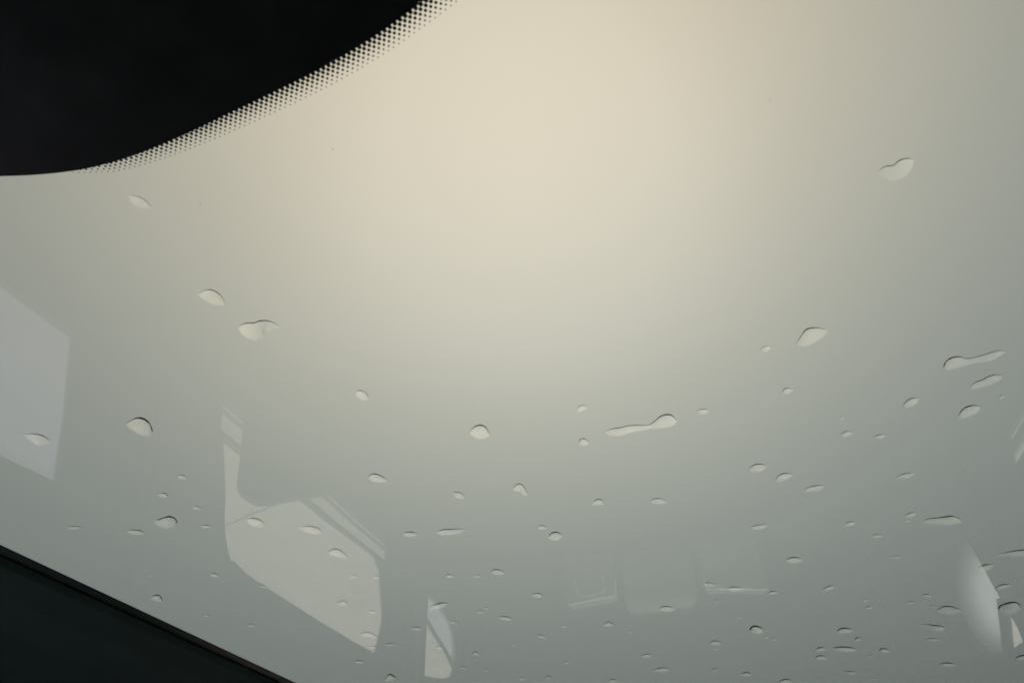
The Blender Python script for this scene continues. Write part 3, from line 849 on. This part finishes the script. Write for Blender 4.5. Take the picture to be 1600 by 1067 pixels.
for label, spec in DROPS:
    rnd = random.Random(label)
    if spec[0] == 'E':
        _, cx, cy, ax, ay, bx, by = spec
        A, B = Vector((ax, ay)), Vector((bx, by))
        big = A.length > 4.0
        na, nb = (24, 24) if big else (16, 20)
        k2, k3, p2, p3 = rnd.uniform(0, .10), rnd.uniform(0, .10), rnd.uniform(0, 6.28), rnd.uniform(0, 6.28)

        def rim_pt(w):
            r = 1 + k2 * math.cos(2 * w + p2) * .6 + k3 * math.cos(3 * w + p3)
            return Vector((cx, cy)) + (A * math.cos(w) + B * math.sin(w)) * r
        top = [rim_pt(math.pi + math.pi * i / na) for i in range(na + 1)]
        bot = [rim_pt(math.pi - math.pi * i / na) for i in range(na + 1)]
    else:
        na, nb = 40, 30
        top, bot = chain(spec[1], na), chain(spec[2], na)
    half = [(a - b).length / 2 for a, b in zip(top, bot)]
    half = [0.0] + [(half[i - 1] + 2 * half[i] + half[i + 1]) / 4 for i in range(1, na)] + [0.0]
    ref = max(half)
    pw = 2.0 if spec[0] == 'E' else 1.5
    cen = sum(top + bot, Vector((0, 0))) / (2 * len(top))
    # drops further up the slope are fresher and stand rounder
    plump = PLUMP * rnd.uniform(0.88, 1.1) * (1 - 0.10 * min(1, max(0, (cen.y - 280) / 350))) * (0.95 if ref < 2.5 else 1.0) * (0.55 if label.startswith('faint') else 0.6 if label.startswith(('block', 'almond')) else 1.0)
    v, f, fm = [], [], []
    for i in range(na + 1):
        for q in range(nb + 1):
            t = -math.cos(math.pi * (q / nb) ** 1.555)
            p = (top[i] + bot[i]) / 2 + (bot[i] - top[i]) / 2 * t - cen
            hgt = plump * ref * (half[i] / ref) ** pw * profile(t)
            v.append((p.x * .001, p.y * .001, hgt * .001))
    n0 = nb + 1
    for i in range(na):
        for q in range(nb):
            a = i * n0 + q
            f.append((a, a + 1, a + n0 + 1, a + n0))
            fm.append(0)
    base = len(v)                             # flat wetted face
    loop = [i * n0 for i in range(na + 1)] + [i * n0 + nb for i in range(na - 1, 0, -1)]
    v += [(v[k][0], v[k][1], 0.0) for k in loop]
    f.append(tuple(range(base, base + len(loop))))
    fm.append(1)
    me = bpy.data.meshes.new('raindrop')
    me.from_pydata(v, [], f)
    me.polygons.foreach_set('material_index', fm)
    me.polygons.foreach_set('use_smooth', [m == 0 for m in fm])
    bm = bmesh.new()
    bm.from_mesh(me)
    up = [fc for fc in bm.faces if fc.material_index == 0]
    if sum(fc.normal.z * fc.calc_area() for fc in up) < 0:
        bmesh.ops.reverse_faces(bm, faces=up)
    for fc in bm.faces:
        if fc.material_index == 1 and fc.normal.z > 0:
            fc.normal_flip()
    bmesh.ops.dissolve_degenerate(bm, dist=1e-7, edges=bm.edges[:])
    bmesh.ops.triangulate(bm, faces=[fc for fc in bm.faces if fc.material_index == 1])
    bm.to_mesh(me)
    bm.free()
    o = link('raindrop', me, [M_WATER, M_WET])
    c = G(cen.x * .001, cen.y * .001, THICK + 0.00005)
    o.matrix_world = Matrix(((GU.x, GV.x, GN.x, c.x), (GU.y, GV.y, GN.y, c.y), (GU.z, GV.z, GN.z, c.z), (0, 0, 0, 1)))
    tag(o, label, 'raindrop', 'raindrops on the windscreen')

# ------------------------------------------------------------------ specks of dust on the glass
for label, u, w, r in DUST:
    rnd = random.Random(label)
    n = 9
    ring = [(r * rnd.uniform(0.6, 1.1) * math.cos(6.283 * k / n), r * rnd.uniform(0.6, 1.1) * math.sin(6.283 * k / n)) for k in range(n)]
    v = [(a, b, 0.0) for a, b in ring] + [(a * .6, b * .6, r * .5) for a, b in ring]
    f = [tuple(range(n))[::-1], tuple(range(n, 2 * n))] + [(k, (k + 1) % n, n + (k + 1) % n, n + k) for k in range(n)]
    o = link('dust_speck', mesh('dust_speck', v, f), M_DUST)
    c = G(u * .001, w * .001, THICK + 0.00005)
    o.matrix_world = Matrix(((GU.x, GV.x, GN.x, c.x), (GU.y, GV.y, GN.y, c.y), (GU.z, GV.z, GN.z, c.z), (0, 0, 0, 1)))
    tag(o, label, 'dust', 'dust specks on the windscreen')
